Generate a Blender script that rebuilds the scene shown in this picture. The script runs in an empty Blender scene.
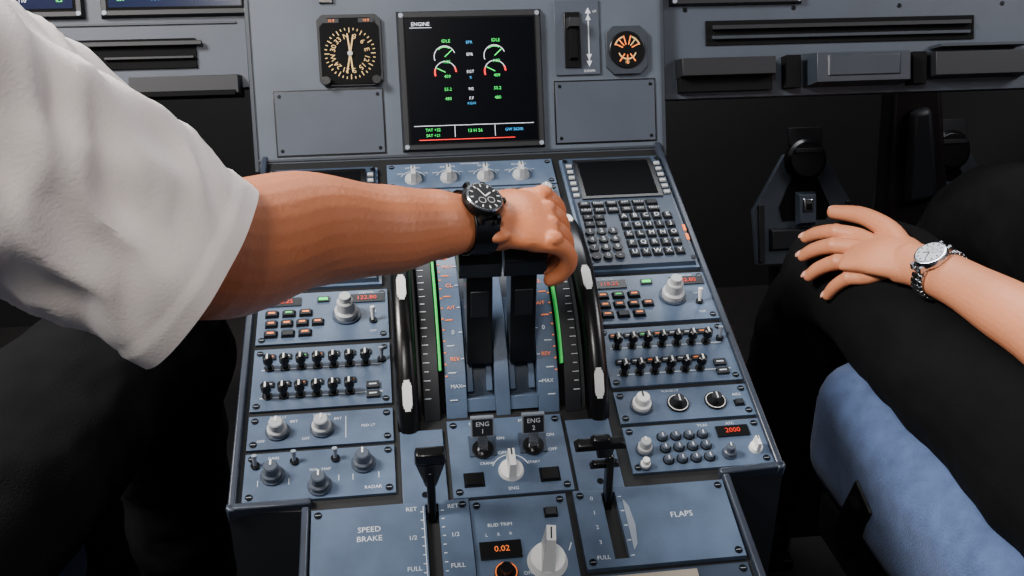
import bpy, math, random
from mathutils import Vector, Matrix, noise
random.seed(7)
D=bpy.data; SC=bpy.context.scene.collection
rad=math.radians
def lin(c):
    c=c/255.0
    return c/12.92 if c<=.04045 else ((c+.055)/1.055)**2.4
def mat(name,rgb,rough=.5,metal=0,em=0,bump=0,bs=300,var=.08,vs=30,spec=.5,sheen=0,sss=0,coat=0):
    m=D.materials.new(name); m.use_nodes=True; nt=m.node_tree; N=nt.nodes; L=nt.links
    p=N['Principled BSDF']; c=[lin(x) for x in rgb]
    tc=N.new('ShaderNodeTexCoord'); nz=N.new('ShaderNodeTexNoise'); nz.inputs['Scale'].default_value=vs; nz.inputs['Detail'].default_value=6
    L.new(tc.outputs['Object'],nz.inputs['Vector'])
    cr=N.new('ShaderNodeValToRGB'); cr.color_ramp.elements[0].position=.3; cr.color_ramp.elements[1].position=.7
    cr.color_ramp.elements[0].color=[x*(1-var) for x in c]+[1]; cr.color_ramp.elements[1].color=[min(1,x*(1+var)) for x in c]+[1]
    L.new(nz.outputs['Fac'],cr.inputs['Fac']); L.new(cr.outputs['Color'],p.inputs['Base Color'])
    p.inputs['Roughness'].default_value=rough; p.inputs['Metallic'].default_value=metal
    p.inputs['Specular IOR Level'].default_value=spec
    if coat: p.inputs['Coat Weight'].default_value=coat; p.inputs['Coat Roughness'].default_value=.25
    if sheen: p.inputs['Sheen Weight'].default_value=sheen
    if sss:
        p.inputs['Subsurface Weight'].default_value=sss; p.inputs['Subsurface Radius'].default_value=(.012,.004,.002)
        p.inputs['Subsurface Scale'].default_value=.5
    if em:
        L.new(cr.outputs['Color'],p.inputs['Emission Color']); p.inputs['Emission Strength'].default_value=em
    if bump:
        n2=N.new('ShaderNodeTexNoise'); n2.inputs['Scale'].default_value=bs; n2.inputs['Detail'].default_value=5
        L.new(tc.outputs['Object'],n2.inputs['Vector'])
        bp=N.new('ShaderNodeBump'); bp.inputs['Strength'].default_value=bump; bp.inputs['Distance'].default_value=.002
        L.new(n2.outputs['Fac'],bp.inputs['Height']); L.new(bp.outputs['Normal'],p.inputs['Normal'])
    return m
SLATE=mat('slate_panel_paint',(78,94,116),.36,bump=.10,bs=500,var=.20,vs=26,coat=.2)
SLATE2=mat('slate_panel_paint_dark',(50,61,77),.40,bump=.08,bs=700,var=.18)
TRIM=mat('pedestal_edge_paint',(44,51,63),.36,var=.2,coat=.25)
PANEL=mat('instrument_panel_paint',(74,82,93),.46,bump=.08,bs=700,var=.12,vs=12)
PANELD=mat('instrument_panel_recess',(61,68,79),.46,bump=.08,bs=700,var=.12,vs=12)
PANELE=mat('instrument_panel_edge',(44,50,58),.42)
BLACK=mat('black_plastic',(8,8,9),.28)
BLACKM=mat('black_matte',(4,4,5),.85,spec=.2)
DARK=mat('dark_grey_plastic',(22,24,28),.5)
GAP=mat('pedestal_gap_black',(6,7,9),.7)
WHITE=mat('white_paint',(228,228,226),.45,var=.03)
LABEL=mat('white_legend',(200,206,214),.6,em=.08)
GREY=mat('grey_knob',(168,170,172),.4)
GREYD=mat('dark_grey_knob',(70,78,90),.4)
LGREY=mat('light_grey_metal',(140,148,160),.4,metal=.2)
SCREW=mat('screw_steel',(28,30,33),.3,metal=.7)
SILVER=mat('polished_steel',(205,208,212),.2,metal=1)
SCR=mat('screen_glass',(5,6,11),.25,spec=.15)
SCRK=mat('screen_off_black',(5,6,8),.6,spec=.08)
SCRB=mat('screen_glow_navy',(18,26,52),.2,em=.3,spec=.2)
RED=mat('led_red',(215,50,22),.4,em=.5)
AMB=mat('lamp_amber',(255,130,50),.4,em=.7)
AMBD=mat('amber_legend',(240,120,50),.5,em=.5)
GOLD=mat('dial_cream_paint',(215,180,120),.5,em=.15)
GRN=mat('display_green',(40,220,90),.4,em=.85)
GRNL=mat('lamp_green',(60,200,90),.4,em=.6)
GRNS=mat('trim_scale_green',(55,195,85),.4,em=.28)
CYN=mat('display_cyan',(60,160,225),.4,em=.7)
WEM=mat('display_white',(215,220,230),.4,em=.6)
REM=mat('display_red',(240,40,40),.4,em=.8)
SKIN=mat('skin_tan',(200,120,78),.45,bump=.22,bs=260,var=.10,vs=9,sss=.08)
SKIN2=mat('skin_warm',(210,136,98),.45,bump=.22,bs=260,var=.09,vs=10,sss=.08)
NAIL=mat('fingernail',(232,172,150),.25,var=.03)
SHIRT=mat('white_cotton',(252,240,234),.85,bump=.2,bs=500,var=.02,sheen=.3)
TROU=mat('black_trouser_wool',(9,9,10),.9,bump=.5,bs=600,var=.3,vs=12,spec=.15)
SEAT=mat('blue_seat_fabric',(78,98,140),.9,bump=.8,bs=400,var=.22,vs=45,sheen=.15)
SEATB=mat('seat_black_plastic',(10,11,13),.5)
FLOORM=mat('floor_dark_carpet',(24,20,19),.9,bump=.6,bs=300,var=.3)
WALLM=mat('cockpit_lining_dark',(13,14,17),.8,var=.1)
HAIR=mat('dark_hair',(18,14,12),.6,bump=.6,bs=150)
BROWN=mat('footwell_brown_plastic',(24,19,19),.4)
PEDG=mat('pedal_grey_casting',(62,69,80),.5,bump=.1,var=.18)
mat_red=mat('red_button',(150,25,20),.4)

class B:
    def __init__(s): s.v=[];s.f=[];s.mi=[];s.mats=[]
    def m(s,mt):
        if mt not in s.mats: s.mats.append(mt)
        return s.mats.index(mt)
    def add(s,vs,fs,mt,M=None):
        o=len(s.v)
        for v in vs:
            v=Vector(v)
            s.v.append(M@v if M else v)
        k=s.m(mt)
        for f in fs: s.f.append([o+i for i in f]); s.mi.append(k)
    def box(s,x,y,z,sx,sy,sz,mt,M=None,tp=(1,1)):
        a,b=sx/2,sy/2; c,d=a*tp[0],b*tp[1]
        vs=[(x-a,y-b,z),(x+a,y-b,z),(x+a,y+b,z),(x-a,y+b,z),(x-c,y-d,z+sz),(x+c,y-d,z+sz),(x+c,y+d,z+sz),(x-c,y+d,z+sz)]
        s.add(vs,[(3,2,1,0),(4,5,6,7),(0,1,5,4),(1,2,6,5),(2,3,7,6),(3,0,4,7)],mt,M)
    def lathe(s,x,y,z,prof,mt,seg=24,M=None):
        vs=[];fs=[]
        for r,h in prof:
            for i in range(seg):
                a=2*math.pi*i/seg; vs.append((x+r*math.cos(a),y+r*math.sin(a),z+h))
        n=len(prof)
        for j in range(n-1):
            for i in range(seg):
                k=(i+1)%seg; fs.append((j*seg+i,j*seg+k,(j+1)*seg+k,(j+1)*seg+i))
        fs.append(tuple(range(seg))[::-1]); fs.append(tuple((n-1)*seg+i for i in range(seg)))
        s.add(vs,fs,mt,M)
    def cyl(s,x,y,z,r,h,mt,r2=None,seg=20,M=None):
        r2=r if r2 is None else r2
        s.lathe(x,y,z,[(r,0),(r2,h)],mt,seg,M)
    def prismz(s,poly,z0,z1,mt,M=None):
        n=len(poly); vs=[(p[0],p[1],z0) for p in poly]+[(p[0],p[1],z1) for p in poly]
        fs=[tuple(range(n))[::-1],tuple(range(n,2*n))]+[(i,(i+1)%n,n+(i+1)%n,n+i) for i in range(n)]
        s.add(vs,fs,mt,M)
    def prismx(s,poly,x0,x1,mt,M=None):
        n=len(poly); vs=[(x0,p[0],p[1]) for p in poly]+[(x1,p[0],p[1]) for p in poly]
        fs=[tuple(range(n))[::-1],tuple(range(n,2*n))]+[(i,(i+1)%n,n+(i+1)%n,n+i) for i in range(n)]
        s.add(vs,fs,mt,M)
    def arc(s,cx,cy,z,r,w,a0,a1,mt,seg=24,h=.0004,M=None):
        pl=[];q=[]
        for i in range(seg+1):
            a=rad(a0+(a1-a0)*i/seg); pl.append((cx+(r+w/2)*math.cos(a),cy+(r+w/2)*math.sin(a))); q.append((cx+(r-w/2)*math.cos(a),cy+(r-w/2)*math.sin(a)))
        n=seg+1
        s.add([(p[0],p[1],z+h) for p in pl]+[(p[0],p[1],z+h) for p in q],[(i,i+1,n+i+1,n+i) for i in range(seg)],mt,M)
    def line(s,x0,y0,x1,y1,z,w,mt,h=.0004,M=None):
        d=Vector((x1-x0,y1-y0,0)); n=Vector((-d.y,d.x,0)).normalized()*w/2
        p=[Vector((x0,y0,z+h))+n,Vector((x0,y0,z+h))-n,Vector((x1,y1,z+h))-n,Vector((x1,y1,z+h))+n]
        s.add(p,[(0,1,2,3)],mt,M)
    def ell(s,c,r,mt,M=None,seg=16):
        prof=[]
        for i in range(seg+1):
            a=-math.pi/2+math.pi*i/seg; prof.append((max(1e-5,math.cos(a)),math.sin(a)))
        T=Matrix.Translation(c)@Matrix.Diagonal((r[0],r[1],r[2],1))
        s.lathe(0,0,0,prof,mt,seg*2,(M@T) if M else T)
    def obj(s,name,frame=None,parent=None,bevel=0,smooth=True,ang=35):
        me=D.meshes.new(name); me.from_pydata([tuple(v) for v in s.v],[],s.f)
        for mt in s.mats: me.materials.append(mt)
        me.polygons.foreach_set('material_index',s.mi); me.update()
        if smooth:
            me.polygons.foreach_set('use_smooth',[True]*len(me.polygons))
            try: me.set_sharp_from_angle(angle=rad(ang))
            except Exception: pass
        o=D.objects.new(name,me); SC.objects.link(o)
        if parent: o.parent=parent
        if frame is not None: o.matrix_basis=frame
        if bevel:
            md=o.modifiers.new('bevel','BEVEL'); md.width=bevel; md.segments=2; md.limit_method='ANGLE'; md.angle_limit=rad(40)
        return o
TC={}
def text(b,st,x,y,z,size,mt,align='CENTER',M=None):
    key=(st,align)
    if key not in TC:
        cu=D.curves.new('t','FONT'); cu.body=st; cu.size=1; cu.align_x=align; cu.align_y='CENTER'; cu.resolution_u=2
        ob=D.objects.new('t',cu); SC.objects.link(ob)
        bpy.context.view_layer.update()
        dg=bpy.context.evaluated_depsgraph_get()
        me=D.meshes.new_from_object(ob.evaluated_get(dg))
        TC[key]=([tuple(v.co) for v in me.vertices],[tuple(p.vertices) for p in me.polygons])
        D.objects.remove(ob); D.meshes.remove(me)
    vs,fs=TC[key]
    b.add([(x+v[0]*size,y+v[1]*size,z) for v in vs],fs,mt,M)
def empty(name,frame):
    e=D.objects.new(name,None); e.empty_display_size=.05; SC.objects.link(e); e.matrix_basis=frame; return e
PED=Matrix.Translation((0,0,.8))@Matrix.Rotation(rad(20),4,'X')
PAN=Matrix.Translation((0,0,.8))@Matrix.Rotation(rad(71.4),4,'X')
def T(x,y,z=0): return Matrix.Translation((x,y,z))
def RX(a): return Matrix.Rotation(rad(a),4,'X')

# ---------------- camera
cd=D.cameras.new('camera'); cam=D.objects.new('camera',cd); SC.objects.link(cam)
cd.lens=34.35; cd.sensor_width=36; cd.clip_start=.02
xc=Vector((.99161,-.1293,-.0007)).normalized(); zc=Vector((.11736,.9025,-.4143)).normalized()
xc=(xc-zc*xc.dot(zc)).normalized(); yup=(-zc).cross(xc)
Mc=Matrix((xc,yup,-zc)).transposed().to_4x4(); Mc.translation=(-.0914,-1.1337,1.142)
cam.matrix_world=Mc; bpy.context.scene.camera=cam

# ---------------- room shell
def slab(name,c,s,mt):
    b=B(); b.box(0,0,-s[2]/2,s[0],s[1],s[2],mt); return b.obj(name,T(*c),smooth=False)
slab('floor',(0,-.2,-.02),(3.0,3.4,.04),FLOORM)
slab('wall_front',(0,1.3,.75),(3.0,.04,1.5),WALLM)
slab('wall_left',(-1.25,-.2,.6),(.04,3.0,1.2),WALLM)
slab('wall_right',(1.25,-.2,.6),(.04,3.0,1.2),WALLM)

# ---------------- pedestal body
b=B()
out=[(-.24,-.002),(.24,-.002),(.24,-.478),(.182,-.482),(.19,-.78),(-.18,-.78),(-.178,-.482),(-.24,-.478)]
n=len(out); top=[PED@Vector((x,y,0)) for x,y in out]; bot=[Vector((v.x*.97,v.y,0.001)) for v in top]
b.add(top+bot,[tuple(range(n))[::-1]],GAP)
b.add(top+bot,[(i,(i+1)%n,n+(i+1)%n,n+i) for i in range(n)]+[tuple(range(n,2*n))],DARK)
o=b.obj('console',smooth=False)
ped=empty('center_pedestal',T(0,0,0)); o.parent=ped
b=B()
def rail(x0,y0,x1,y1,w=.009,h=.007):
    d=Vector((x1-x0,y1-y0,0)); L=d.length; ang=math.atan2(d.y,d.x)
    M=T((x0+x1)/2,(y0+y1)/2,-.012)@Matrix.Rotation(ang,4,'Z'); b.box(0,0,0,L+w,w,h+.012,TRIM,M,tp=(1,.7))
rail(-.2365,0,-.2365,-.476); rail(.2365,0,.2365,-.476); rail(-.2365,-.476,-.176,-.476); rail(.2365,-.476,.185,-.478)
rail(-.176,-.486,-.178,-.775); rail(.185,-.486,.192,-.775)
b.obj('edge_trim',PED,ped,bevel=.0015)

def screws(b,w,h,z=.003):
    for sx in(-1,1):
        for sy in(-1,1):
            x=sx*(w/2-.0055); y=sy*(h/2-.0055)
            b.cyl(x,y,z,.0032,.0008,SCREW,seg=14); b.box(x,y,z+.0008,.0045,.0007,.0002,LGREY)
def plate(w,h,mt=SLATE,t=.003,sc=True):
    b=B(); b.box(0,0,0,w,h,t,mt)
    if sc: screws(b,w,h,t)
    return b
def knob(b,x,y,r,h,mt,z=.003,point=True,base=True,ang=90):
    if base: b.cyl(x,y,z,r*1.35,.002,SLATE2,seg=24)
    b.lathe(x,y,z+.002,[(r*1.1,0),(r*1.1,h*.3),(r*.85,h*.4),(r*.8,h*.93),(r*.68,h)],mt,24)
    if point:
        M=T(x,y,z+h+.002)@Matrix.Rotation(rad(ang),4,'Z'); b.box(r*.35,0,0,r*.7,r*.2,.0006,WHITE if mt!=WHITE else DARK,M)
def barknob(b,x,y,r,h,mt,z=.003,ang=90):
    b.cyl(x,y,z,r*1.25,.0035,mt,r2=r*1.15,seg=24)
    M=T(x,y,z+.0035)@Matrix.Rotation(rad(ang),4,'Z'); b.box(0,0,0,r*2.3,r*.75,h,mt,M,tp=(.85,.8))
    b.box(r*.6,0,h,r*.7,r*.15,.0005,DARK,M)
def toggle(b,x,y,l=.014,z=.003,mt=LGREY,tilt=20):
    b.cyl(x,y,z,.004,.002,SCREW,seg=12)
    M=T(x,y,z+.002)@RX(-tilt); b.cyl(0,0,0,.0014,l,mt,r2=.0024,seg=10,M=M)
def key(b,x,y,w,h,mt=DARK,z=.003,t=.003,lit=None,s=None,ts=.004,tm=None):
    b.box(x,y,z,w+.0016,h+.0016,.0006,BLACKM); b.box(x,y,z+.0005,w,h,t,mt,tp=(.86,.86))
    if lit: b.box(x,y,z+.0005+t,w*.55,h*.25,.0003,lit)
    if s: text(b,s,x,y,z+.0008+t,ts,tm or LABEL)
def vtick(b,x,y,l,mt=LABEL,z=.0033,w=.0006): b.box(x,y,z-.0002,w,l,.0003,mt)

# ---- keypad display units
def mcdu(name,cx):
    w,h=.122,.196; b=B(); b.box(0,0,0,w,h,.004,SLATE); b.box(0,0,.004,w-.006,h-.006,.005,SLATE2,tp=(.97,.985))
    z=.009
    b.box(0,.052,z-.003,.094,.072,.005,BLACK); b.box(0,.052,z+.002,.084,.062,.0006,SCRK)
    for i in range(6):
        for sx in(-1,1): key(b,sx*.053,.077-i*.0108,.007,.005,GREY,z,.002)
    ks=['DIR','PROG','PERF','INIT','DATA','','F-PLN','RAD','FUEL','SEC','ATC','MENU']
    for i,k in enumerate(ks):
        key(b,-.047+(i%6)*.0155,.006-(i//6)*.0115,.012,.0078,DARK,z,.0025,s=k or None,ts=.0042)
    for i in range(2):
        for q in range(2): key(b,-.047+q*.0128,-.017-i*.0115,.010,.0078,DARK,z,.0025,s='<>^v'[i*2+q],ts=.005)
    let='ABCDEFGHIJKLMNOPQRSTUVWXYZ/-+.'
    for i,k in enumerate(let[:25]):
        key(b,-.0065+(i%5)*.0125,-.018-(i//5)*.0148,.0088,.0098,DARK,z,.0025,s=k,ts=.0082)
    for i,k in enumerate('123456789.0-'):
        b.cyl(-.049+(i%3)*.0128,-.041-(i//3)*.0132,z,.0052,.003,DARK,seg=16)
        text(b,k,-.049+(i%3)*.0128,-.041-(i//3)*.0132,z+.0033,.0078,LABEL)
    for x in(-.056,.056):
        for y in(-.088,.088): b.cyl(x,y,z,.003,.0008,SCREW,seg=12)
    for y in (-.04,-.055): b.box(.0575,y,z,.003,.010,.001,AMBD)
    return b.obj(name,PED@T(cx,-.120),bevel=.0005)
mcdu('flight_computer_keypad',.171); mcdu('flight_computer_keypad',-.167)

# ---- radio panels
def rmp(cx):
    w,h=.128,.068; b=plate(w,h)
    for x,s in((-.040,'118.25'),(.043,'122.80')):
        b.box(x,.0215,.003,.036,.0115,.0015,BLACK); text(b,s,x,.0215,.0049,.0075,RED)
    b.box(0.0,.0225,.003,.012,.0065,.002,BLACK); b.box(0,.0225,.005,.009,.0035,.0004,GRN)
    text(b,'ACTIVE',-.04,.0300,.0034,.0035,LABEL); text(b,'STBY/CRS',.043,.0300,.0034,.0035,LABEL)
    for i in range(3): key(b,-.050+i*.0165,.005,.0115,.0075,DARK,lit=AMB if i!=1 else GRNL,s=None)
    for i in range(4): key(b,-.050+i*.0150,-.0085,.0105,.0075,DARK,lit=AMB)
    for i in range(3): key(b,-.050+i*.0165,-.0220,.0115,.0075,DARK,lit=AMB if i!=1 else None)
    knob(b,.023,.000,.0105,.019,GREY,point=False); b.cyl(.023,0,.023,.0062,.007,GREY,r2=.0056)
    toggle(b,.049,-.010,.014,mt=WHITE); text(b,'ON',.049,.003,.0034,.004,LABEL); text(b,'OFF',.049,-.024,.0034,.004,LABEL)
    b.obj('radio_control_panel',PED@T(cx,-.259),bevel=.0004)
rmp(-.165); rmp(.169)
def acp(cx):
    w,h=.128,.075; b=plate(w,h)
    for r,y in((0,.013),(1,-.021)):
        b.box(0,y-.002,.003,.112,.001,.0003,LABEL)
        for i in range(7 if r==0 else 6):
            x=-.049+i*.0150
            b.box(x,y+.013,.003,.011,.0065,.0025,DARK,tp=(.9,.9)); b.box(x,y+.013,.0055,.007,.0012,.0003,GRNL if (i==2 and r==0) else (AMBD if (i+r)%3==0 else LABEL))
            b.cyl(x,y,.003,.0048,.0015,BLACK,seg=14)
            b.lathe(x,y,.0045,[(.0026,0),(.0026,.006),(.0048,.008),(.0044,.015),(.003,.016)],BLACK,14)
            b.box(x,y,.0205,.0016,.006,.0005,WHITE)
    for i in range(2):
        b.box(.047,-.016-i*.011,.003,.012,.0075,.003,DARK); b.box(.047,-.016-i*.011,.006,.007,.0014,.0003,LABEL)
    toggle(b,.056,.016,.012)
    b.obj('audio_control_panel',PED@T(cx,-.337),bevel=.0004)
acp(-.165); acp(.169)
b=plate(.128,.037)
for x in(-.038,.001): knob(b,x,0,.008,.013,GREY); text(b,'BRT',x+.014,.010,.0034,.004,LABEL); text(b,'OFF',x-.014,-.010,.0034,.004,LABEL)
text(b,'INTEG LT',-.038,.0155,.0034,.0035,LABEL); text(b,'MAIN PNL',.001,.0155,.0034,.0035,LABEL)
b.line(.022,-.012,.022,.012,.003,.0006,LABEL); text(b,'PED LT',.042,.0,.0034,.004,LABEL)
b.obj('panel_lighting_controls',PED@T(-.165,-.399),bevel=.0004)
b=plate(.128,.037)
knob(b,-.041,0,.008,.013,WHITE)
for x in(-.006,.030):
    b.cyl(x,0,.003,.0105,.0015,BLACK,seg=28); b.arc(x,0,.0046,.0090,.0008,0,360,WHITE,seg=32); b.cyl(x,0,.0045,.0045,.008,DARK); b.box(x,0,.0125,.001,.007,.0004,WHITE)
text(b,'FLOOD LT',-.01,.0155,.0034,.0035,LABEL)
text(b,'AIDS',.052,.006,.0034,.004,LABEL); key(b,.052,-.004,.008,.006,DARK)
b.obj('flood_light_controls',PED@T(.169,-.399),bevel=.0004)
b=plate(.128,.050)
for x,y in((-.040,.001),(.0,-.013),(.037,.007)):
    knob(b,x,y,.0078,.014,GREYD)
toggle(b,-.022,.014,.010); toggle(b,.013,.014,.010); toggle(b,-.055,.012,.010)
for x in(-.052,-.026,.016,.028,.050): vtick(b,x,-.006,.006)
text(b,'GAIN',-.04,.019,.0034,.004,LABEL); text(b,'TILT',.037,.021,.0034,.004,LABEL); text(b,'WX   MAP',.0,.004,.0034,.004,LABEL)
text(b,'RADAR',.045,-.018,.0034,.0045,LABEL)
b.obj('weather_radar_panel',PED@T(-.165,-.447),bevel=.0004)
b=plate(.128,.050)
for i in range(12):
    x=-.030+(i%4)*.0125; y=.011-(i//4)*.0125
    b.cyl(x,y,.003,.0052,.001,BLACKM,seg=14); b.cyl(x,y,.004,.0042,.004,GREYD,r2=.0036,seg=14); b.box(x,y,.008,.001,.0035,.0003,LABEL)
b.box(.036,.012,.003,.030,.0115,.002,BLACK); text(b,'2000',.036,.012,.0054,.0072,RED)
knob(b,-.049,-.001,.0060,.012,GREY); barknob(b,.052,-.008,.0050,.009,WHITE)
knob(b,.026,-.012,.005,.010,GREYD); knob(b,-.052,-.018,.004,.008,WHITE,point=False)
text(b,'ATC',.036,.021,.0034,.004,LABEL); text(b,'TCAS',.010,.021,.0034,.004,LABEL)
b.obj('transponder_panel',PED@T(.169,-.447),bevel=.0004)

b=plate(.196,.046)
for x,s in((-.068,'ATT HDG'),(-.027,'AIR DATA'),(.016,'EIS DMC'),(.058,'ECAM/ND')):
    barknob(b,x,-.006,.0080,.011,GREY); b.arc(x,-.006,.0032,.0145,.0006,20,160,LABEL,12)
    text(b,s,x,.015,.0034,.004,LABEL); text(b,'NORM',x,.0085,.0034,.0030,LABEL)
    text(b,'CAPT',x-.015,.0045,.0034,.003,LABEL); text(b,'F/O',x+.015,.0045,.0034,.003,LABEL)
text(b,'SWITCHING',.0,.0195,.0034,.004,LABEL)
b.obj('display_switching_panel',PED@T(.003,-.040),bevel=.0004)
b=plate(.196,.076)
names=['ENG','BLEED','PRESS','ELEC','HYD','FUEL','APU','COND','DOOR','WHEEL','F/CTL','STS']
for r in range(4):
    for i in range(6): key(b,-.055+i*.021,.026-r*.0165,.015,.010,DARK,s=names[(r*6+i)%12],ts=.0042)
for y in(.02,-.018): knob(b,-.080,y,.008,.012,GREY); knob(b,.082,y,.008,.012,GREY)
b.obj('system_display_controls',PED@T(.003,-.104),bevel=.0004)
# ---- quadrant
YC,ZC=-.27,-.09
def apt(R,phi): return (YC-R*math.sin(rad(phi)),ZC+R*math.cos(rad(phi)))
def arcpoly(R,n=40,z0=0.0):
    m=math.degrees(math.acos((z0-ZC)/R)); return [apt(R,-m+2*m*i/n) for i in range(n+1)]
quad=empty('throttle_quadrant',PED@T(0,YC))
QF=T(0,-YC)
b=B()
R0=.155
for x0,x1 in((-.052,-.033),(-.0065,.0065),(.033,.052)): b.prismx(arcpoly(R0),x0,x1,SLATE)
for x0,x1 in((-.033,-.0065),(.0065,.033)): b.prismx(arcpoly(.138),x0,x1,SLATE2)
for x0,x1 in((-.033,-.0065),(.0065,.033)):
    b.prismx([apt(.136,48),apt(.1535,48),apt(.1535,52.8),apt(.136,49.5)],x0,x1,SLATE)
    xm=(x0+x1)/2
    arc0=[apt(.1445,10+i*1.9) for i in range(20)]+[apt(.136,46.1-i*1.9) for i in range(20)]
    for k in(-1,1): b.prismx(arc0,xm+k*.0090-.0028,xm+k*.0090+.0028,SLATE)
for sx in(-1,1):
    a,c=sorted((sx*.052,sx*.074)); b.prismx(arcpoly(.150),a,c,BLACKM)
    a,c=sorted((sx*.0578,sx*.0725)); b.prismx(arcpoly(.156),a,c,DARK)
def arcstrip(x0,x1,R,p0,p1,mt,n=30,t=.004):
    poly=[apt(R,p0+(p1-p0)*i/n) for i in range(n+1)]+[apt(R-t,p1-(p1-p0)*i/n) for i in range(n+1)]
    b.prismx(poly,x0,x1,mt)
arcstrip(-.0572,-.0548,.1588,-30,38,GRNS,t=.008); arcstrip(.0548,.0572,.1588,-30,38,GRNS,t=.008)
b.obj('arched_housing',QF,quad,bevel=.0006)
b=B()
for phi in range(-40,50,3):
    for sx in(-1,1):
        y,z=apt(.156,phi); M=T(sx*.0685,y,z)@RX(phi); b.box(0,0,0,.006 if phi%2 else .004,.0007,.0004,LABEL,M)
lab=['TO','GA','FLX','MCT','CL','A/T','0','REV','MAX']
for sx in(-1,1):
    for i,s in enumerate(lab):
        phi=-30+i*9.2; y,z=apt(R0,phi); M=T(sx*.043,y,z+.0002)@RX(phi)
        text(b,s,-.001*sx,0,.0006,.0060 if len(s)<3 else .0050,AMBD if i in(3,4,5,7) else LABEL,M=M)
        b.box(-sx*.0078,0,.0002,.003,.0008,.0004,LABEL,M)
        M=T(sx*.043,*apt(R0,phi+4.5))@RX(phi+4.5); b.box(sx*.002,0,.0002,.007,.0009,.0004,AMBD if i in(2,3,4,5) else LABEL,M)
    for phi in range(-28,44,4):
        y,z=apt(R0,phi); M=T(sx*.0505,y,z+.0002)@RX(phi); b.box(0,0,0,.002,.001,.0004,AMBD,M)
b.obj('scale_markings',QF,quad)
def wheel(x0,x1):
    b=B(); cx=(x0+x1)/2; w=(x1-x0)/2
    prof=[(-w,.150),(-w,.162),(-w*.85,.166),(-w*.6,.169),(-w*.2,.170),(w*.2,.170),(w*.6,.169),(w*.85,.166),(w,.162),(w,.150)]
    n=80; m=57.0; vs=[];fs=[]
    for i in range(n+1):
        ph=-m+2*m*i/n
        for dx,R in prof:
            y,z=apt(R,ph); vs.append((cx+dx,y,max(z,0)))
    k=len(prof)
    for i in range(n):
        for j in range(k):
            jj=(j+1)%k; fs.append((i*k+j,i*k+jj,(i+1)*k+jj,(i+1)*k+j))
    fs+= [tuple(range(k))[::-1],tuple(n*k+j for j in range(k))]
    b.add(vs,fs,BLACK)
    for ph in(-26,10,45):
        for q in range(-5,6):
            y,z=apt(.1700,ph+q*.85); M=T(cx,y,z)@RX(ph+q*.85); ww=.0085 if abs(q)<4 else(.0072 if abs(q)<5 else .005)
            b.box(0,0,-.001,ww,.0028,.0016,WHITE,M)
    b.obj('trim_wheel',PED,ang=50)
wheel(-.097,-.077); wheel(.077,.097)
def lever(x,nm):
    b=B(); b.prismx([(-.362,.034),(-.338,.038),(-.305,.118),(-.300,.140),(-.336,.140),(-.342,.12)],x-.0115,x+.0115,BLACK)
    b.prismx([(-.346,.128),(-.298,.128),(-.294,.142),(-.300,.156),(-.318,.161),(-.336,.158),(-.348,.146)],x-.0185,x+.0185,BLACK)
    b.lathe(0,0,0,[(.006,0),(.006,.004),(.005,.005)],mat_red,16,T(x-.0175 if x<0 else x+.0175,-.32,.145)@Matrix.Rotation(rad(-90 if x<0 else 90),4,'Y'))
    b.prismx([(-.352,.085),(-.345,.110),(-.340,.110),(-.346,.085)],x-.008,x+.008,DARK)
    b.obj(nm,QF,quad,bevel=.002)
lever(-.0195,'throttle_lever_1'); lever(.0195,'throttle_lever_2')
# ---- engine start panel
b=plate(.104,.082)
for x,s in((-.0225,'1'),(.0225,'2')):
    b.box(x,.011,.003,.024,.022,.0012,SLATE2); b.cyl(x,.006,.004,.0095,.003,BLACK,seg=20); b.cyl(x,.006,.007,.0050,.004,SILVER,r2=.0045,seg=16)
    M=T(x,.008,.009)@RX(-28)
    b.box(0,0,0,.009,.006,.010,SILVER,M,tp=(.9,1))
    b.box(0,0,.009,.0205,.006,.018,LGREY,M,tp=(.97,.9)); b.box(0,-.0032,.0102,.0178,.0008,.0155,DARK,M)
    M2=M@T(0,-.0037,.018)@RX(90); text(b,'ENG',0,.0034,.0002,.0060,LABEL,M=M2); text(b,s,0,-.0034,.0002,.0060,LABEL,M=M2)
    text(b,'ON',x+.017,.018,.0034,.0045,LABEL); text(b,'OFF',x+.017,.002,.0034,.0045,LABEL); text(b,'MASTER '+s,x,.036,.0034,.0045,LABEL)
barknob(b,0,-.017,.009,.017,WHITE)
b.arc(0,-.017,.0032,.0165,.0007,20,160,LABEL,16)
text(b,'CRANK',-.020,-.008,.0034,.0038,LABEL); text(b,'START',.021,-.010,.0034,.0038,LABEL)
for x in(-.033,.033): key(b,x,-.024,.016,.013,BLACK,t=.002)
text(b,'ENG',0,-.0355,.0034,.0045,LABEL)
b.obj('engine_start_panel',PED@T(-.001,-.442),bevel=.0005)
for x,w in((-.0765,.038),(.0745,.040)):
    b=plate(w,.076,SLATE,sc=False); b.cyl(0,-.03,.003,.003,.0006,SCREW); b.obj('blanking_plate',PED@T(x,-.447),bevel=.0004)
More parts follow.
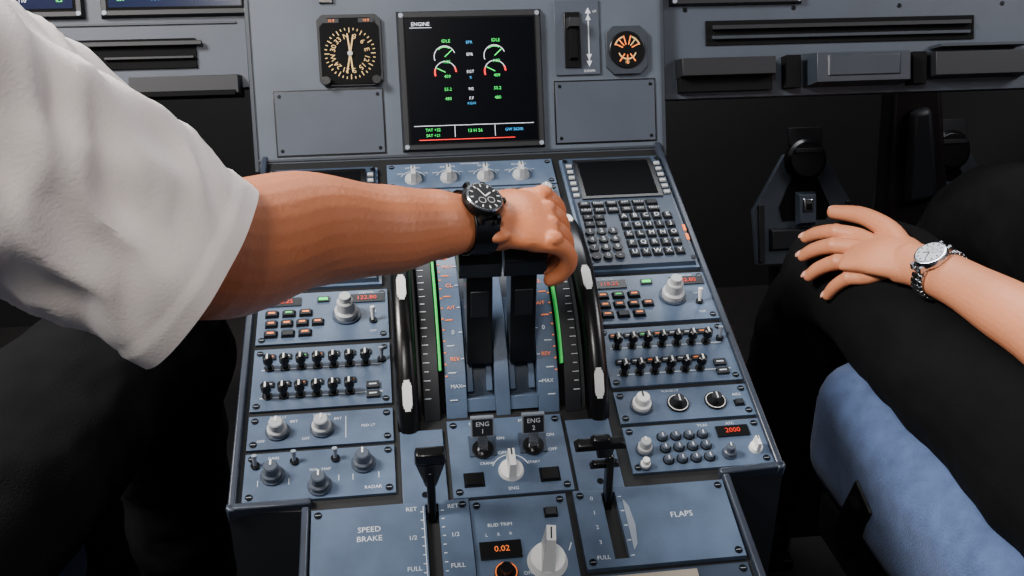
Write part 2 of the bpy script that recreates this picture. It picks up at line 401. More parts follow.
# ---- speed brake
b=B(); w,h=.130,.215
sx=.034
def slotplate(b,w,h,sx,sw,y0,y1,t,mt):
    b.box(-w/2+(sx-sw/2+w/2)/2,0,0,(sx-sw/2+w/2),h,t,mt)
    b.box((sx+sw/2+w/2)/2,0,0,(w/2-sx-sw/2),h,t,mt)
    b.box(sx,(h/2+y1)/2,0,sw,h/2-y1,t,mt); b.box(sx,(y0-h/2)/2,0,sw,y0+h/2,t,mt)
slotplate(b,w,h,sx,.011,.036,.105,.007,SLATE); screws(b,w,h,.007)
text(b,'SPEED',-.018,.085,.0073,.0070,LABEL); text(b,'BRAKE',-.018,.0765,.0073,.0070,LABEL)
for y,s in((.101,'RET'),(.074,'1/2'),(.046,'FULL')): text(b,s,sx-.017,y,.0073,.0055,LABEL); text(b,s,sx+.0175,y,.0073,.0055,LABEL)
for i in range(8):
    for k in(-1,1): b.box(sx+k*.0085,.042+i*.008,.007,.0025,.0007,.0003,LABEL)
b.box(sx-.0072,.070,.007,.0006,.066,.0003,LABEL)
b.obj('speed_brake_plate',PED@T(-.106,-.594),bevel=.0005)
b=B()
b.prismx([(-.504,.0),(-.492,.0),(-.478,.045),(-.487,.047)],-.0755,-.0685,BLACK)
M=T(-.072,-.481,.026)
b.box(0,0,0,.009,.010,.034,BLACK,M,tp=(2.7,1.2)); b.box(0,0,.034,.0255,.013,.010,BLACK,M,tp=(.9,.75))
b.obj('speed_brake_lever',PED,bevel=.0015)
# ---- flaps
b=B(); w,h=.132,.074; sx=-.036
slotplate(b,w,h,sx,.012,-.030,.033,.006,SLATE); screws(b,w,h,.006)
for i,s in enumerate(['0','1','2','3','FULL']): text(b,s,sx-.015,.028-i*.014,.0063,.0052,LABEL); b.box(sx+.009,.028-i*.014,.006,.003,.0008,.0003,LABEL)
b.prismz([(sx+.0110,.026),(sx+.0110,-.024),(sx+.015,-.018),(sx+.017,.0),(sx+.015,.018)],.006,.0066,LGREY)
text(b,'FLAPS',.022,.006,.0063,.0075,LABEL)
b.obj('flap_plate',PED@T(.114,-.524),bevel=.0005)
b=B()
b.prismx([(-.505,.0),(-.492,.0),(-.478,.050),(-.488,.052)],.0735,.0795,BLACK)
b.box(.071,-.482,.050,.012,.010,.014,BLACK,tp=(1.3,1))
b.box(.067,-.482,.062,.044,.012,.006,BLACK,tp=(.85,.7)); b.box(.067,-.482,.068,.018,.010,.005,BLACK,tp=(.7,.7))
b.box(.073,-.484,.036,.026,.007,.006,BLACK,tp=(.8,.8))
b.obj('flap_lever',PED,bevel=.0014)
b=plate(.132,.20,SLATE2); b.box(-.02,.080,.003,.085,.034,.002,mat('beige_placard',(150,140,125),.6)); b.obj('access_cover_plate',PED@T(.114,-.665),bevel=.0005)
# ---- parking brake
b=plate(.082,.215,SLATE)
b.box(-.020,.058,.003,.034,.015,.003,BLACK); text(b,'0.02',-.019,.058,.0064,.0075,AMBD)
text(b,'RUD TRIM',-.018,.082,.0034,.0045,LABEL); text(b,'PARK BRK',.018,.020,.0034,.005,LABEL)
for x in(-.03,-.02,-.01): text(b,'L' if x<-.02 else 'R',x,.073,.0034,.004,LABEL)
key(b,.026,.090,.010,.008,DARK)
b.cyl(-.018,.037,.003,.0095,.003,BLACK,seg=24); b.arc(-.018,.037,.0062,.0085,.001,0,360,AMBD,24); b.cyl(-.018,.037,.006,.005,.008,BLACK,seg=20)
b.cyl(.0165,.045,.003,.0165,.007,WHITE,r2=.0140,seg=32)
M=T(.0165,.045,.010)@Matrix.Rotation(rad(82),4,'Z'); b.box(0,0,0,.027,.0105,.036,WHITE,M,tp=(.5,.7)); b.box(.0,0,.036,.010,.0012,.0004,DARK,M)
for k in(-1,1): b.line(.0165+k*.019,.053,.0165+k*.022,.060,.003,.0008,LABEL)
text(b,'OFF',.0,.036,.0034,.0045,LABEL)
b.obj('parking_brake_panel',PED@T(.001,-.594),bevel=.0006)

# ---------------- instrument panel
ip=empty('instrument_panel',PAN)
b=B()
b.box(0,.145,-.03,.496,.31,.03,PANEL)
b.box(0,-.004,-.028,.496,.010,.022,PANELE)
for x in(-.2455,.2455): b.box(x,.145,0,.004,.31,.002,PANELE)
b.box(0,.0025,0,.49,.003,.002,PANELE)
def recess(x0,x1,h0,h1):
    cx,cy=(x0+x1)/2,(h0+h1)/2; w,h=x1-x0,h1-h0
    b.box(cx,cy,-.0002,w,h,.0012,BLACK); b.box(cx,cy,.0005,w-.0035,h-.0035,.0022,PANELD)
    for sx in(-1,1):
        for sy in(-1,1): b.cyl(cx+sx*(w/2-.007),cy+sy*(h/2-.007),.0027,.0022,.0006,SCREW,seg=10)
recess(-.222,-.094,.006,.083); recess(.110,.236,.009,.085)
b.box(-.155,.187,0,.016,.010,.004,BLACK); b.box(-.155,.1875,.004,.008,.005,.0005,AMBD)
b.obj('centre_section',None,ip,bevel=.001)
b=B()
b.box(-.48,.215,-.045,.46,.25,.03,PANELD); b.box(.575,.20,-.045,.65,.28,.03,PANELD)
z=-.015
b.box(-.60,.135,z,.30,.036,.002,BLACKM); b.box(-.38,.131,z,.145,.034,.003,BLACKM)
b.box(-.375,.142,z+.003,.15,.005,.006,DARK); b.box(-.36,.126,z+.003,.10,.003,.004,DARK)
b.box(-.32,.092,z-.01,.125,.026,.035,DARK,tp=(.97,.8)); b.box(-.32,.082,z+.0,.115,.006,.03,BLACKM)
b.box(-.48,.165,z,.44,.0025,.002,PANELE)
b.box(.483,.139,z,.355,.030,.002,BLACKM); b.box(.483,.145,z+.002,.34,.005,.007,DARK); b.box(.483,.133,z+.002,.34,.004,.005,PANELE)
b.box(.327,.096,z-.01,.122,.026,.036,DARK,tp=(.97,.8)); b.box(.327,.076,z-.02,.118,.018,.034,BLACKM)
b.box(.495,.090,z-.01,.130,.044,.046,PANELE,tp=(.93,.8)); b.box(.495,.092,z+.036,.095,.026,.002,PANELE,tp=(.95,.9))
b.box(.412,.088,z-.01,.018,.040,.030,BLACKM); b.box(.577,.088,z-.01,.018,.040,.030,BLACKM)
b.box(.66,.092,z-.01,.135,.036,.036,DARK,tp=(.96,.8)); b.box(.66,.114,z,.12,.004,.03,PANELE)
for x in(.28,.42,.56,.70): b.cyl(x,.168,z,.003,.001,SCREW,seg=10)
b.obj('side_sections',None,ip,bevel=.002)
def display(name,cx,cy,w,h,fn=None,z=.0,bez=.010,parent=None):
    b=B(); b.box(cx,cy,z,w+2*bez,h+2*bez,.008,DARK,tp=(.97,.97)); b.box(cx,cy,z+.008,w+.004,h+.004,.0006,BLACKM); b.box(cx,cy,z+.0085,w,h,.0006,SCR)
    for sx in(-1,1):
        for sy in(-1,1): b.cyl(cx+sx*(w/2+bez*.45),cy+sy*(h/2+bez*.45),z+.008,.0028,.0006,LGREY,seg=12)
    if fn: fn(b,z+.0092)
    return b.obj(name,None if parent else PAN,parent,bevel=.0008)
def eng(b,z):
    zz=z
    text(b,'ENGINE',-.047,.154,zz,.0062,WEM); b.line(-.060,.150,-.034,.150,zz,.0005,WEM,h=.0001)
    for gx in(-.020,.039):
        b.arc(gx,.116,zz,.0125,.0008,20,200,WEM,20,h=.0001); b.arc(gx,.116,zz,.0112,.0012,60,130,GRN,14,h=.0001)
        b.line(gx,.116,gx+.009,.124,zz,.0011,GRN,h=.0002)
        b.arc(gx,.098,zz,.0125,.0008,20,200,WEM,20,h=.0001); b.arc(gx,.098,zz,.0125,.0020,0,28,REM,6,h=.0001); b.arc(gx,.098,zz,.0125,.0020,160,200,REM,6,h=.0002)
        b.line(gx,.098,gx-.010,.103,zz,.0011,GRN,h=.0002)
        for y,s,m in((.110,'1.02',GRN),(.093,'409',GRN),(.078,'55.2',GRN),(.067,'480',GRN),(.134,'IDLE',GRN)): text(b,s,gx+.002,y,zz+.0003,.0052,m)
    for y,s in((.132,'EPR'),(.118,'EPR'),(.098,'EGT'),(.078,'N2'),(.067,'F.F')): text(b,s,.0095,y,zz,.0048,WEM if y<.13 else CYN)
    text(b,'KG/H',.0095,.061,zz,.0042,CYN); text(b,'%',.0095,.091,zz,.0042,CYN)
    b.line(-.060,.036,.083,.036,zz,.0006,WEM,h=.0001); b.line(-.012,.036,-.012,.022,zz,.0006,WEM,h=.0001); b.line(.036,.036,.036,.022,zz,.0006,WEM,h=.0001)
    text(b,'TAT +22',-.038,.031,zz,.0048,GRN); text(b,'SAT +21',-.038,.0245,zz,.0048,GRN); text(b,'13 H 56',.012,.029,zz,.0055,GRN); text(b,'GW 56200',.059,.029,zz,.0048,CYN)
    b.line(-.055,.0195,.060,.0195,zz,.0009,REM,h=.0001)
display('engine_display_screen',.0112,.0885,.152,.144,eng)
def nav(cx):
    def f(b,z):
        b.box(cx,.257,z-.0002,.148,.148,.0003,SCRB)
        for i in range(7): text(b,['250','10.3','NAV','320','110','087','ILS'][i],cx-.06+i*.02,.192+(i%2)*.006,z+.0004,.006,[GRN,WEM,CYN][i%3])
        b.arc(cx,.25,z+.0003,.05,.0012,20,160,WEM,30)
        b.line(cx-.05,.2,cx+.05,.2,z+.0003,.0012,CYN)
    return f
display('flight_display_1',-.326,.258,.150,.152,nav(-.326),z=-.015,parent=ip)
display('flight_display_2',-.513,.258,.150,.152,nav(-.513),z=-.015,parent=ip)
display('flight_display_3',.345,.258,.150,.152,nav(.345),z=-.015,parent=ip)
def octo(cx,cy,w,h,c): return [(cx-w+c,cy-h),(cx+w-c,cy-h),(cx+w,cy-h+c),(cx+w,cy+h-c),(cx+w-c,cy+h),(cx-w+c,cy+h),(cx-w,cy+h-c),(cx-w,cy-h+c)]
b=B(); cx,cy=-.130,.127
b.prismz(octo(cx,cy,.037,.041,.006),0,.005,DARK); b.prismz(octo(cx,cy-.001,.034,.038,.010),.005,.0066,BLACKM)
for i in range(36):
    a=rad(i*10); r1=.0295; r0=.0268 if i%3 else .0240
    b.line(cx+r0*math.cos(a),cy-.004+r0*math.sin(a),cx+r1*math.cos(a),cy-.004+r1*math.sin(a),.0068,.0010,GOLD)
for i,s in enumerate(['N','3','6','E','12','15','S','21','24','W','30','33']):
    a=90-i*30+12; M=T(cx+.0198*math.cos(rad(a)),cy-.004+.0198*math.sin(rad(a)),.0075)@Matrix.Rotation(rad(a-90),4,'Z'); text(b,s,0,0,0,.0085,GOLD,M=M)
for a in(78,96):
    q=rad(a); b.line(cx-.022*math.cos(q),cy-.004-.022*math.sin(q),cx+.022*math.cos(q),cy-.004+.022*math.sin(q),.0074,.0017,GOLD)
b.cyl(cx,cy-.004,.007,.003,.002,GREY)
for sx in(-1,1):
    b.cyl(cx+sx*.029,cy-.035,.006,.005,.008,BLACK,seg=16); b.box(cx+sx*.020,cy+.0335,.0066,.018,.005,.0006,DARK); text(b,'10.9',cx+sx*.020,cy+.0335,.0075,.0045,AMBD)
b.obj('compass_indicator',PAN,bevel=.0006)
b=B(); cx,cy=.1405,.1355
b.box(cx,cy,0,.054,.088,.003,PANELD); b.box(cx-.006,cy-.003,.003,.020,.066,.003,BLACK,tp=(.95,.98)); b.box(cx-.006,cy-.008,.006,.010,.038,.009,BLACKM,tp=(.8,.9))
b.box(cx-.006,cy+.016,.006,.015,.013,.014,DARK,tp=(.8,.8))
b.line(cx+.014,cy+.03,cx+.014,cy-.03,.003,.0014,LABEL)
for s,y in((-1,-.028),(1,.028),(-1,-.020),(1,.020)):
    pl_=[(cx+.0105,cy+y),(cx+.0175,cy+y),(cx+.014,cy+y+s*.007)]
    b.prismz(pl_ if s>0 else pl_[::-1],.003,.0036,LABEL)
text(b,'UP',cx+.022,cy+.03,.0034,.004,LABEL); text(b,'DOWN',cx+.014,cy-.040,.0034,.004,LABEL)
b.obj('landing_gear_lever',PAN,bevel=.001)
b=B(); cx,cy=.2005,.119
b.prismz(octo(cx,cy,.0255,.0285,.009),0,.006,PANELE); b.lathe(cx,cy,.006,[(.0225,0),(.0215,.002)],BLACK,32)
for a0 in(20,110): b.arc(cx,cy,.0082,.016,.0018,a0,a0+50,GOLD,10)
b.arc(cx,cy,.0082,.011,.0016,200,340,GOLD,12)
for a in(25,50,75,105,130,155,235,270,305): b.line(cx+.006*math.cos(rad(a)),cy+.006*math.sin(rad(a)),cx+.017*math.cos(rad(a)),cy+.017*math.sin(rad(a)),.0084,.0014,AMB if a%50 else GOLD)
text(b,'PSI',cx,cy-.015,.0086,.0045,GOLD)
b.obj('brake_pressure_gauge',PAN,bevel=.0005)

# ---------------- rudder pedals
def pedal(x,y,z):
    b=B(); F=T(x,y,z)@Matrix.Rotation(rad(72),4,'X')
    b.prismz([(-.035,.095),(.035,.095),(.092,0),(.086,-.095),(-.086,-.095),(-.092,0)],-.012,.0,PEDG)
    b.prismz([(-.020,.06),(.020,.06),(.046,.004),(.04,-.02),(-.04,-.02),(-.046,.004)],.0,.004,BLACKM)
    b.box(0,-.052,.0,.13,.04,.012,DARK,tp=(.95,.8))
    b.lathe(0,.085,0,[(.036,0),(.036,.014),(.030,.020)],BLACK,28); b.box(0,.125,0,.06,.03,.012,DARK); b.box(0,.100,.020,.05,.008,.004,DARK)
    b.box(0,.0,.004,.036,.060,.014,GREYD,tp=(.8,.8)); b.box(0,.006,.018,.020,.026,.004,SILVER,tp=(.8,.8)); b.box(0,.004,.022,.010,.012,.002,BLACK)
    for sx in(-1,1): b.box(sx*.080,-.04,.0,.010,.10,.010,DARK)
    b.box(0,-.35,-.04,.10,.50,.05,BLACKM)
    b.obj('rudder_pedal',F,bevel=.002)
pedal(.623,.40,.56); pedal(.90,.42,.56); pedal(-.60,.42,.56); pedal(-.88,.42,.56)
b=B(); b.box(0,0,-.02,.13,.05,.36,BROWN,tp=(.6,.8)); b.box(0,-.03,.10,.06,.02,.16,DARK,tp=(.6,1)); b.obj('footwell_duct_cover',T(.80,.34,.50)@Matrix.Rotation(rad(-10),4,'Y'),bevel=.018)

# ---------------- seats
def seat(x,yf,sgn,zt,hh):
    e=empty('pilot_seat',T(x,yf-.25,0))
    F=T(-x,-(yf-.25),0)
    def rb(name,c,s,mt,bev,rot=0,tp=(1,1)):
        b=B(); b.box(0,0,-s[2]/2,s[0],s[1],s[2],mt,tp=tp); o=b.obj(name,F@T(*c)@RX(rot),e)
        md=o.modifiers.new('bevel','BEVEL'); md.width=bev; md.segments=6; md.limit_method='ANGLE'
        for p in o.data.polygons: p.use_smooth=True
        return o
    rb('cushion',(x,yf-.25,zt-hh/2),(.46,.50,hh),SEAT,.060)
    rb('cushion_skirt',(x,yf-.27,zt-hh-.03),(.42,.44,.08),SEATB,.02,tp=(1.03,1.0))
    rb('backrest',(x,yf-.54,.82),(.46,.12,.70),SEAT,.05,rot=8)
    b=B(); b.box(0,0,0,.34,.34,zt-hh-.05,SEATB); b.box(0,0,0,.10,.8,.03,SEATB); b.obj('base',F@T(x,yf-.27,0),e,bevel=.01)
    b=B(); b.box(0,0,0,.010,.045,.09,SEATB); b.box(-sgn*.008,0,.02,.012,.018,.06,BLACKM); b.obj('adjust_handle',F@T(x-sgn*.229,yf-.16,zt-hh+.01)@RX(20),e,bevel=.003)
seat(.648,-.10,1,.565,.185); seat(-.665,-.20,-1,.53,.145)

# ---------------- figures
def cr(pts,rads,sub=5):
    P=[Vector(p) for p in pts]; Rr=[(r,r) if not isinstance(r,tuple) else r for r in rads]
    oP=[];oR=[]
    for i in range(len(P)-1):
        p0=P[max(i-1,0)];p1=P[i];p2=P[i+1];p3=P[min(i+2,len(P)-1)]
        for k in range(sub):
            t=k/sub
            oP.append(.5*((2*p1)+(p2-p0)*t+(2*p0-5*p1+4*p2-p3)*t*t+(3*p1-p0-3*p2+p3)*t**3))
            s=t*t*(3-2*t); oR.append((Rr[i][0]*(1-s)+Rr[i+1][0]*s,Rr[i][1]*(1-s)+Rr[i+1][1]*s))
    oP.append(P[-1]);oR.append(Rr[-1]); return oP,oR
def tube(b,pts,rads,mt,up=(0,0,1),seg=20,sub=5,cap=True):
    P,Rr=cr(pts,rads,sub); up=Vector(up)
    n=len(P); tang=[(P[min(i+1,n-1)]-P[max(i-1,0)]).normalized() for i in range(n)]
    seqP=[];seqR=[];seqT=[]
    if cap:
        for a in(75,50,25): seqP.append(P[0]-tang[0]*min(Rr[0])*math.sin(rad(a))); seqR.append((Rr[0][0]*math.cos(rad(a)),Rr[0][1]*math.cos(rad(a)))); seqT.append(tang[0])
    seqP+=P;seqR+=Rr;seqT+=tang
    if cap:
        for a in(25,50,75): seqP.append(P[-1]+tang[-1]*min(Rr[-1])*math.sin(rad(a))); seqR.append((Rr[-1][0]*math.cos(rad(a)),Rr[-1][1]*math.cos(rad(a)))); seqT.append(tang[-1])
    vs=[];prev=None
    for p,r,t in zip(seqP,seqR,seqT):
        u=up if prev is None else prev
        n1=(u-t*u.dot(t))
        if n1.length<1e-4: n1=t.orthogonal()
        n1.normalize(); prev=n1; n2=t.cross(n1)
        for i in range(seg):
            a=2*math.pi*i/seg; vs.append(p+n2*r[0]*math.cos(a)+n1*r[1]*math.sin(a))
    m=len(seqP);fs=[]
    for j in range(m-1):
        for i in range(seg):
            k=(i+1)%seg; fs.append((j*seg+i,(j)*seg+k,(j+1)*seg+k,(j+1)*seg+i))
    fs.append(tuple(range(seg))[::-1]); fs.append(tuple((m-1)*seg+i for i in range(seg)))
    b.add(vs,fs,mt)
def organic(b,name,frame,parent,voxel,smooth=4,disp=None):
    o=b.obj(name,frame,parent)
    md=o.modifiers.new('remesh','REMESH'); md.mode='VOXEL'; md.voxel_size=voxel; md.use_smooth_shade=True
    md=o.modifiers.new('smooth','SMOOTH'); md.factor=.5; md.iterations=smooth
    if disp:
        for sc,st in disp:
            tx=D.textures.new(name+'_folds','CLOUDS'); tx.noise_scale=sc; tx.noise_depth=1
            md=o.modifiers.new('folds','DISPLACE'); md.texture=tx; md.strength=st; md.mid_level=.5; md.texture_coords='LOCAL'
    return o
def rest_arm(name,S,E,W,side,skinm,F,pe):
    b=B(); S,E,W=Vector(S),Vector(E),Vector(W)
    tube(b,[S+(E-S)*.35,E,E+(W-E)*.35,W,W+Vector((0,.02,-.002))],[(.045,.045),(.040,.040),(.038,.036),(.026,.020),(.027,.018)],skinm)
    tube(b,[W,W+Vector((0,.045,0)),W+Vector((0,.085,-.002))],[(.026,.017),(.038,.016),(.042,.012)],skinm)
    for i in range(4):
        dx=(-.031+i*.0207)*side; L=(.066,.076,.070,.054)[i]; p=W+Vector((dx,.085,0)); q=dx*.12
        tube(b,[p-Vector((dx*.3,.03,0)),p,p+Vector((q,L*.45,.003)),p+Vector((q*2,L*.78,-.008)),p+Vector((q*2,L,-.02))],[.010,.0098,.009,.0085,.0072],skinm,seg=12)
    tube(b,[W+Vector((-.018*side,.015,0)),W+Vector((-.045*side,.05,-.004)),W+Vector((-.055*side,.085,-.010))],[.014,.012,.0088],skinm,seg=12)
    organic(b,name,F,pe,.0025,3)
pl=empty('pilot',T(-.665,-.66,.60)); PF=T(.665,.66,-.60)
b=B()
tube(b,[(-.27,-.505,.37),(-.208,-.490,.304),(-.157,-.416,.252),(-.101,-.378,.216),(-.060,-.354,.198),(-.032,-.340,.186),(-.004,-.334,.180)],
     [(.045,.045),(.0445,.042),(.0430,.039),(.0365,.032),(.030,.026),(.0255,.0205),(.027,.018)],SKIN,seg=28,sub=8)
tube(b,[(-.006,-.334,.180),(.015,-.331,.179),(.034,-.329,.1745)],[(.028,.017),(.035,.016),(.038,.0125)],SKIN,seg=28)
for y,r,e in((-.2980,.0082,0),(-.3185,.0086,.004),(-.3388,.0083,.001),(-.3580,.0076,-.003)):
    tube(b,[(.022,y,.176),(.039,y,.1740),(.0505,y,.1645),(.0535,y-.001,.150-e),(.0475,y-.002,.138-e),(.039,y-.002,.132-e)],[r,r*1.12,r*1.0,r*.98,r*.92,r*.82],SKIN,up=(0,1,0),seg=14)
    b.ell((.038,y,.1795),(.0095,.0074,.0075),SKIN,seg=8)
tube(b,[(-.008,-.312,.174),(.012,-.290,.164),(.026,-.280,.152),(.036,-.281,.142)],[.015,.0125,.0105,.009],SKIN,seg=14)
b.ell((-.008,-.356,.186),(.012,.009,.006),SKIN,seg=8)
organic(b,'forearm_and_hand',PF@PED,pl,.0012,3)
def sleeve(name,pts,rads,frame,parent,seed=0,seg=120,hem=.020,mouth=None):
    P,Rr=cr(pts,rads,16); n=len(P); up=Vector((0,0,1))
    L=[0]
    for i in range(1,n): L.append(L[-1]+(P[i]-P[i-1]).length)
    vs=[];cnt=[0]
    def ring(i,dr):
        t=(P[min(i+1,n-1)]-P[max(i-1,0)]).normalized()
        if mouth:
            k0=max(0,1-L[i]/.06); t=(t*(1-k0*mouth[1])+Vector(mouth[0]).normalized()*k0*mouth[1]).normalized()
        n1=(up-t*up.dot(t)).normalized(); n2=t.cross(n1)
        for k in range(seg):
            a=2*math.pi*k/seg; s=L[i]
            g=min(1,max(0,(s-.01)/.07))
            f=.013*g*(noise.noise(Vector((math.cos(a-s*5)*1.6,math.sin(a-s*5)*1.6,s*9+seed)))*1.3)
            f+=.009*g*(1-2*abs(noise.noise(Vector((math.cos(a+s*8)*2.2,math.sin(a+s*8)*2.2,s*16+seed+5)))))-.0045*g
            f+=.004*math.sin(2*a+seed)*(1-g*.6)+.003*noise.noise(Vector((math.cos(a)*2.5,math.sin(a)*2.5,seed+s*3)))
            if s<hem: f+=.0018*min(1,(hem-s)/.002)
            r0=Rr[i][0]+dr+f; r1=Rr[i][1]+dr+f
            vs.append(P[i]+n2*r0*math.cos(a)+n1*r1*math.sin(a))
        cnt[0]+=1
    for i in range(8,-1,-1): ring(i,-.0025)
    for i in range(n): ring(i,0)
    rows=cnt[0]; fs=[]
    for j in range(rows-1):
        for k in range(seg):
            q=(k+1)%seg; fs.append((j*seg+k,j*seg+q,(j+1)*seg+q,(j+1)*seg+k))
    fs.append(tuple((rows-1)*seg+k for k in range(seg)))
    b=B(); b.add(vs,fs,SHIRT); return b.obj(name,frame,parent,ang=60)
sleeve('shirt_sleeve',[(-.208,-.505,.298),(-.252,-.508,.349),(-.298,-.515,.402),(-.347,-.53,.455),(-.41,-.55,.50),(-.48,-.57,.50)],[(.067,.062),(.067,.064),(.069,.068),(.078,.078),(.09,.09),(.09,.09)],PF@PED,pl,seed=3,mouth=((-1,.35,.55),.50))
def torso(x,y,pe,F,skinm):
    b=B()
    tube(b,[(x,y,.60),(x,y-.01,.80),(x,y,1.0),(x,y+.01,1.10),(x,y+.01,1.17)],[(.17,.13),(.17,.12),(.20,.12),(.17,.09),(.07,.065)],SHIRT,up=(0,-1,0),seg=32)
    organic(b,'shirt',F,pe,.008,3,[(.12,.015)])
    b=B(); tube(b,[(x,y+.01,1.12),(x,y+.03,1.26)],[.055,.052],skinm,up=(0,-1,0)); b.ell((x,y+.045,1.335),(.076,.095,.115),skinm)
    b.ell((x,y+.145,1.32),(.012,.016,.02),skinm,seg=8); tube(b,[(x-.022,y+.128,1.285),(x+.022,y+.128,1.285)],[.007,.007],skinm)
    for s in(-1,1): b.ell((x+s*.078,y+.04,1.33),(.01,.018,.03),skinm,seg=8)
    organic(b,'head',F,pe,.005,3)
    b=B(); b.ell((x,y+.035,1.36),(.083,.10,.105),HAIR); organic(b,'hair',F,pe,.006,2)
torso(-.665,-.70,pl,PF,SKIN)
rest_arm('other_arm',(-.86,-.69,1.06),(-.90,-.62,.80),(-.79,-.42,.735),1,SKIN,PF,pl)
sleeve('shirt_sleeve_2',[(-.893,-.635,.85),(-.885,-.65,.92),(-.87,-.68,.99),(-.84,-.70,1.05),(-.76,-.70,1.08)],[(.062,.062)]*2+[(.07,.07)]*3,PF,pl,seed=12)
b=B()
for hx,kx,ky,kz,fx in((-.575,-.375,-.13,.625,-.42),(-.755,-.72,-.05,.63,-.70)):
    tube(b,[(hx,-.66,.60),((hx+kx)/2,-.40,.625),(kx,ky,kz),(kx-.01,ky+.075,kz-.10),((kx+fx)/2,ky+.13,.35),(fx,ky+.20,.12)],[(.105,.10),(.100,.092),(.083,.085),(.078,.080),(.070,.07),(.062,.062)],TROU,seg=24,up=(0,0,1))
tube(b,[(-.60,-.68,.62),(-.73,-.68,.62)],[.13,.13],TROU)
organic(b,'trousers',PF,pl,.006,4,[(.12,.026),(.04,.006)])
def shoe(x,y,F,pe):
    b=B(); tube(b,[(x,y-.04,.05),(x,y+.06,.05),(x,y+.18,.035)],[(.042,.045),(.045,.045),(.04,.028)],BLACK); b.box(x,y+.06,.0,.085,.27,.02,BLACK)
    organic(b,'shoe',F,pe,.005,3)
shoe(-.42,.09,PF,pl); shoe(-.70,.17,PF,pl)
pr=empty('pilot',T(.66,-.55,.60)); RF=T(-.66,.55,-.60)
b=B()
UPH=(-.35,0,.94)
tube(b,[(.545,-.52,.80),(.524,-.466,.722),(.508,-.360,.722),(.496,-.268,.721),(.487,-.212,.716),(.479,-.186,.712)],[(.042,.042),(.036,.036),(.0325,.030),(.027,.0225),(.0255,.0195),(.027,.018)],SKIN2,up=UPH,seg=28)
tube(b,[(.484,-.196,.712),(.473,-.155,.709),(.462,-.122,.701)],[(.027,.017),(.038,.0165),(.043,.012)],SKIN2,up=UPH,seg=28)
fing=[((.469,-.098,.7075),(.4316,-.029,.683),.0098),((.459,-.114,.700),(.4204,-.052,.668),.0102),((.4535,-.135,.691),(.417,-.082,.654),.0098),((.4525,-.156,.682),(.427,-.117,.643),.0088)]
nb=B()
W0=Vector((.482,-.185,.710))
for k,t,r in fing:
    k=Vector(k);t=Vector(t); n=Vector((-.45,.0,.89)).normalized()
    d=t-k; p1=k+d*.40+n*.009; p2=k+d*.74+n*.007
    tube(b,[k+(W0-k)*.45,k+n*.001,p1,p2,t],[r*1.1,r*1.08,r*1.0,r*.93,r*.80],SKIN2,up=n,seg=14)
    b.ell(tuple(k+n*.003),(.0095,.0095,.0085),SKIN2,seg=8)
    b.ell(tuple(p1+n*.001),(r*1.04,r*1.04,r*1.0),SKIN2,seg=8)
    dd=(t-p2).normalized(); nn=(n-dd*n.dot(dd)).normalized(); sd=dd.cross(nn)
    M=Matrix((sd,dd,nn)).transposed().to_4x4(); M.translation=t+nn*r*.52+dd*r*.2
    nb.ell((0,0,0),(r*.58,r*.82,r*.32),NAIL,M=M,seg=8)
tb=[Vector(p) for p in((.487,-.172,.712),(.494,-.120,.721),(.484,-.070,.724),(.462,-.034,.718))]
tube(b,tb,[.015,.0135,.0115,.0092],SKIN2,up=(0,0,1),seg=14)
dd=(tb[3]-tb[2]).normalized(); nn=(Vector((-.3,.2,.93))); nn=(nn-dd*nn.dot(dd)).normalized(); M=Matrix((dd.cross(nn),dd,nn)).transposed().to_4x4(); M.translation=tb[3]+nn*.0055
nb.ell((0,0,0),(.0060,.0078,.003),NAIL,M=M,seg=8)
organic(b,'forearm_and_hand',RF,pr,.0014,3)
nb.obj('fingernails',RF,pr)
rest_arm('other_arm',(.86,-.65,1.06),(.91,-.56,.80),(.82,-.33,.748),-1,SKIN2,RF,pr)
sleeve('shirt_sleeve_2',[(.902,-.575,.85),(.89,-.60,.92),(.87,-.63,.99),(.84,-.65,1.05),(.76,-.66,1.08)],[(.062,.062)]*2+[(.07,.07)]*3,RF,pr,seed=15)
b=B()
tube(b,[(.545,-.58,.60),(.527,-.30,.608),(.512,-.045,.625),(.505,.040,.54),(.505,.12,.35),(.52,.20,.12)],[(.100,.092),(.092,.088),(.084,.086),(.080,.084),(.072,.072),(.065,.065)],TROU,seg=24)
tube(b,[(.77,-.58,.60),(.785,-.25,.625),(.80,.10,.645),(.80,.19,.54),(.81,.26,.35),(.82,.32,.15)],[(.105,.10),(.10,.092),(.084,.084),(.082,.082),(.072,.072),(.065,.065)],TROU,seg=24)
tube(b,[(.61,-.60,.62),(.71,-.60,.62)],[.13,.13],TROU)
organic(b,'trousers',RF,pr,.006,4,[(.12,.020),(.04,.006)])
shoe(.52,.20,RF,pr); shoe(.82,.33,RF,pr)
torso(.66,-.66,pr,RF,SKIN2)
sleeve('shirt_sleeve',[(.545,-.52,.79),(.55,-.55,.86),(.555,-.60,.94),(.56,-.64,1.02),(.60,-.66,1.06)],[(.058,.058)]*5,RF,pr,seed=9)

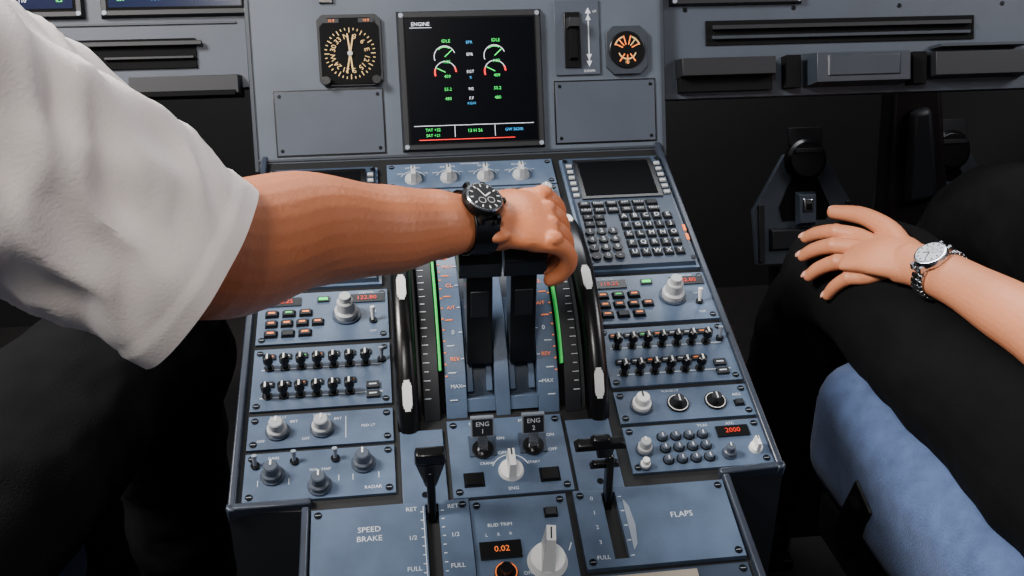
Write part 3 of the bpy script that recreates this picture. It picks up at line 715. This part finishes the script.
# ---------------- watches
def watch(name,frame,ra,rb,w,strap,case,dial,metal,cr_=.0195):
    e=empty(name,frame); b=B(); n=48
    prof=[(-w/2,0),(-w/2,.0026),(w/2,.0026),(w/2,0)]
    if metal:
        for i in range(28):
            a=2*math.pi*i/28; c=Vector((0,ra*math.cos(a),rb*math.sin(a))); nr=Vector((0,math.cos(a)/ra,math.sin(a)/rb)).normalized(); tg=Vector((1,0,0)).cross(nr)
            M=Matrix((Vector((1,0,0)),tg,nr)).transposed().to_4x4(); M.translation=c
            b.box(0,0,0,w,.0054,.0032,strap,M,tp=(.92,.85)); b.box(0,0,.0006,w*.4,.0058,.0032,strap,M)
    else:
        vs=[];fs=[]
        for i in range(n):
            a=2*math.pi*i/n
            for x,d in prof: vs.append((x,(ra+d)*math.cos(a),(rb+d)*math.sin(a)))
        for i in range(n):
            j=(i+1)%n
            for k in range(4): fs.append((i*4+k,i*4+(k+1)%4,j*4+(k+1)%4,j*4+k))
        b.add(vs,fs,strap)
    b.obj('strap',None,e,bevel=.0004)
    b=B(); z=rb-.001; q0=cr_/.0195
    b.lathe(0,0,z,[(.0175*q0,0),(cr_,.003),(cr_,.006),(.0178*q0,.009),(.0165*q0,.0092)],case,36)
    if not metal: b.lathe(0,0,z+.0088,[(.0176*q0,0),(.0166*q0,.0012)],SILVER,36)
    for s in(-1,1):
        for q in(-1,1): b.box(q*.007,s*cr_,z,.004,.008,.006,case,tp=(.9,.6))
    b.cyl(0,0,z+.0094,.0155*q0,.0007,dial,seg=36)
    for i in range(12):
        a=rad(i*30); b.line(.0115*q0*math.cos(a),.0115*q0*math.sin(a),.0145*q0*math.cos(a),.0145*q0*math.sin(a),z+.0099,.0011,WHITE if not metal else BLACK)
    hm=WHITE if not metal else BLACK
    b.line(0,0,.006,.004,z+.0100,.0013,hm); b.line(0,0,-.004,.009,z+.0101,.0009,hm)
    for i in(0,1): b.arc(-.004+i*.008,-.004,z+.0099,.003,.0004,0,360,hm,12)
    b.box(cr_+.001,0,z+.002,.004,.004,.004,case)
    b.obj('case',None,e)
d=Vector((.056,.018,-.016)).normalized(); up=Vector((.22,-.12,1)); up=(up-d*up.dot(d)).normalized(); sd=up.cross(d)
M=Matrix((d,sd,up)).transposed().to_4x4(); M.translation=(-.026,-.338,.1845)
watch('wristwatch',PED@M,.0268,.0216,.022,BLACK,BLACK,BLACK,False,.0178)
d=(Vector((.487,-.212,.716))-Vector((.508,-.360,.722))).normalized(); up=Vector((-.45,-.45,.80)); up=(up-d*up.dot(d)).normalized(); sd=up.cross(d)
M=Matrix((d,sd,up)).transposed().to_4x4(); M.translation=(.4918,-.234,.7180)
watch('wristwatch',M,.0278,.0232,.018,SILVER,SILVER,mat('silver_dial',(190,195,200),.3,metal=.4),True,.0185)

# ---------------- lights
w=D.worlds.new('world'); bpy.context.scene.world=w; w.use_nodes=True
w.node_tree.nodes['Background'].inputs['Color'].default_value=(.78,.86,1,1); w.node_tree.nodes['Background'].inputs['Strength'].default_value=.07
def area(name,loc,tgt,sx,sy,pw,col):
    l=D.lights.new(name,'AREA'); l.shape='RECTANGLE'; l.size=sx; l.size_y=sy; l.energy=pw; l.color=col
    o=D.objects.new(name,l); SC.objects.link(o); o.location=loc; o.rotation_euler=(Vector(tgt)-Vector(loc)).to_track_quat('-Z','Y').to_euler()
area('windshield_daylight',(.1,.75,2.1),(0,-.4,.7),1.4,.35,20,(.93,.96,1))
area('side_window_daylight',(-1.05,-.65,1.9),(-.32,-.62,1.08),.4,.4,58,(1,.955,.915))
area('side_window_daylight',(1.6,-.6,1.8),(.4,-.3,.6),.6,.4,14,(.98,.97,1))
area('rear_area_light',(-.40,-1.7,2.1),(-.15,-.4,.85),.3,.3,15,(1,.96,.92))  # unseen warm area light above and behind the camera, aimed over the pedestal
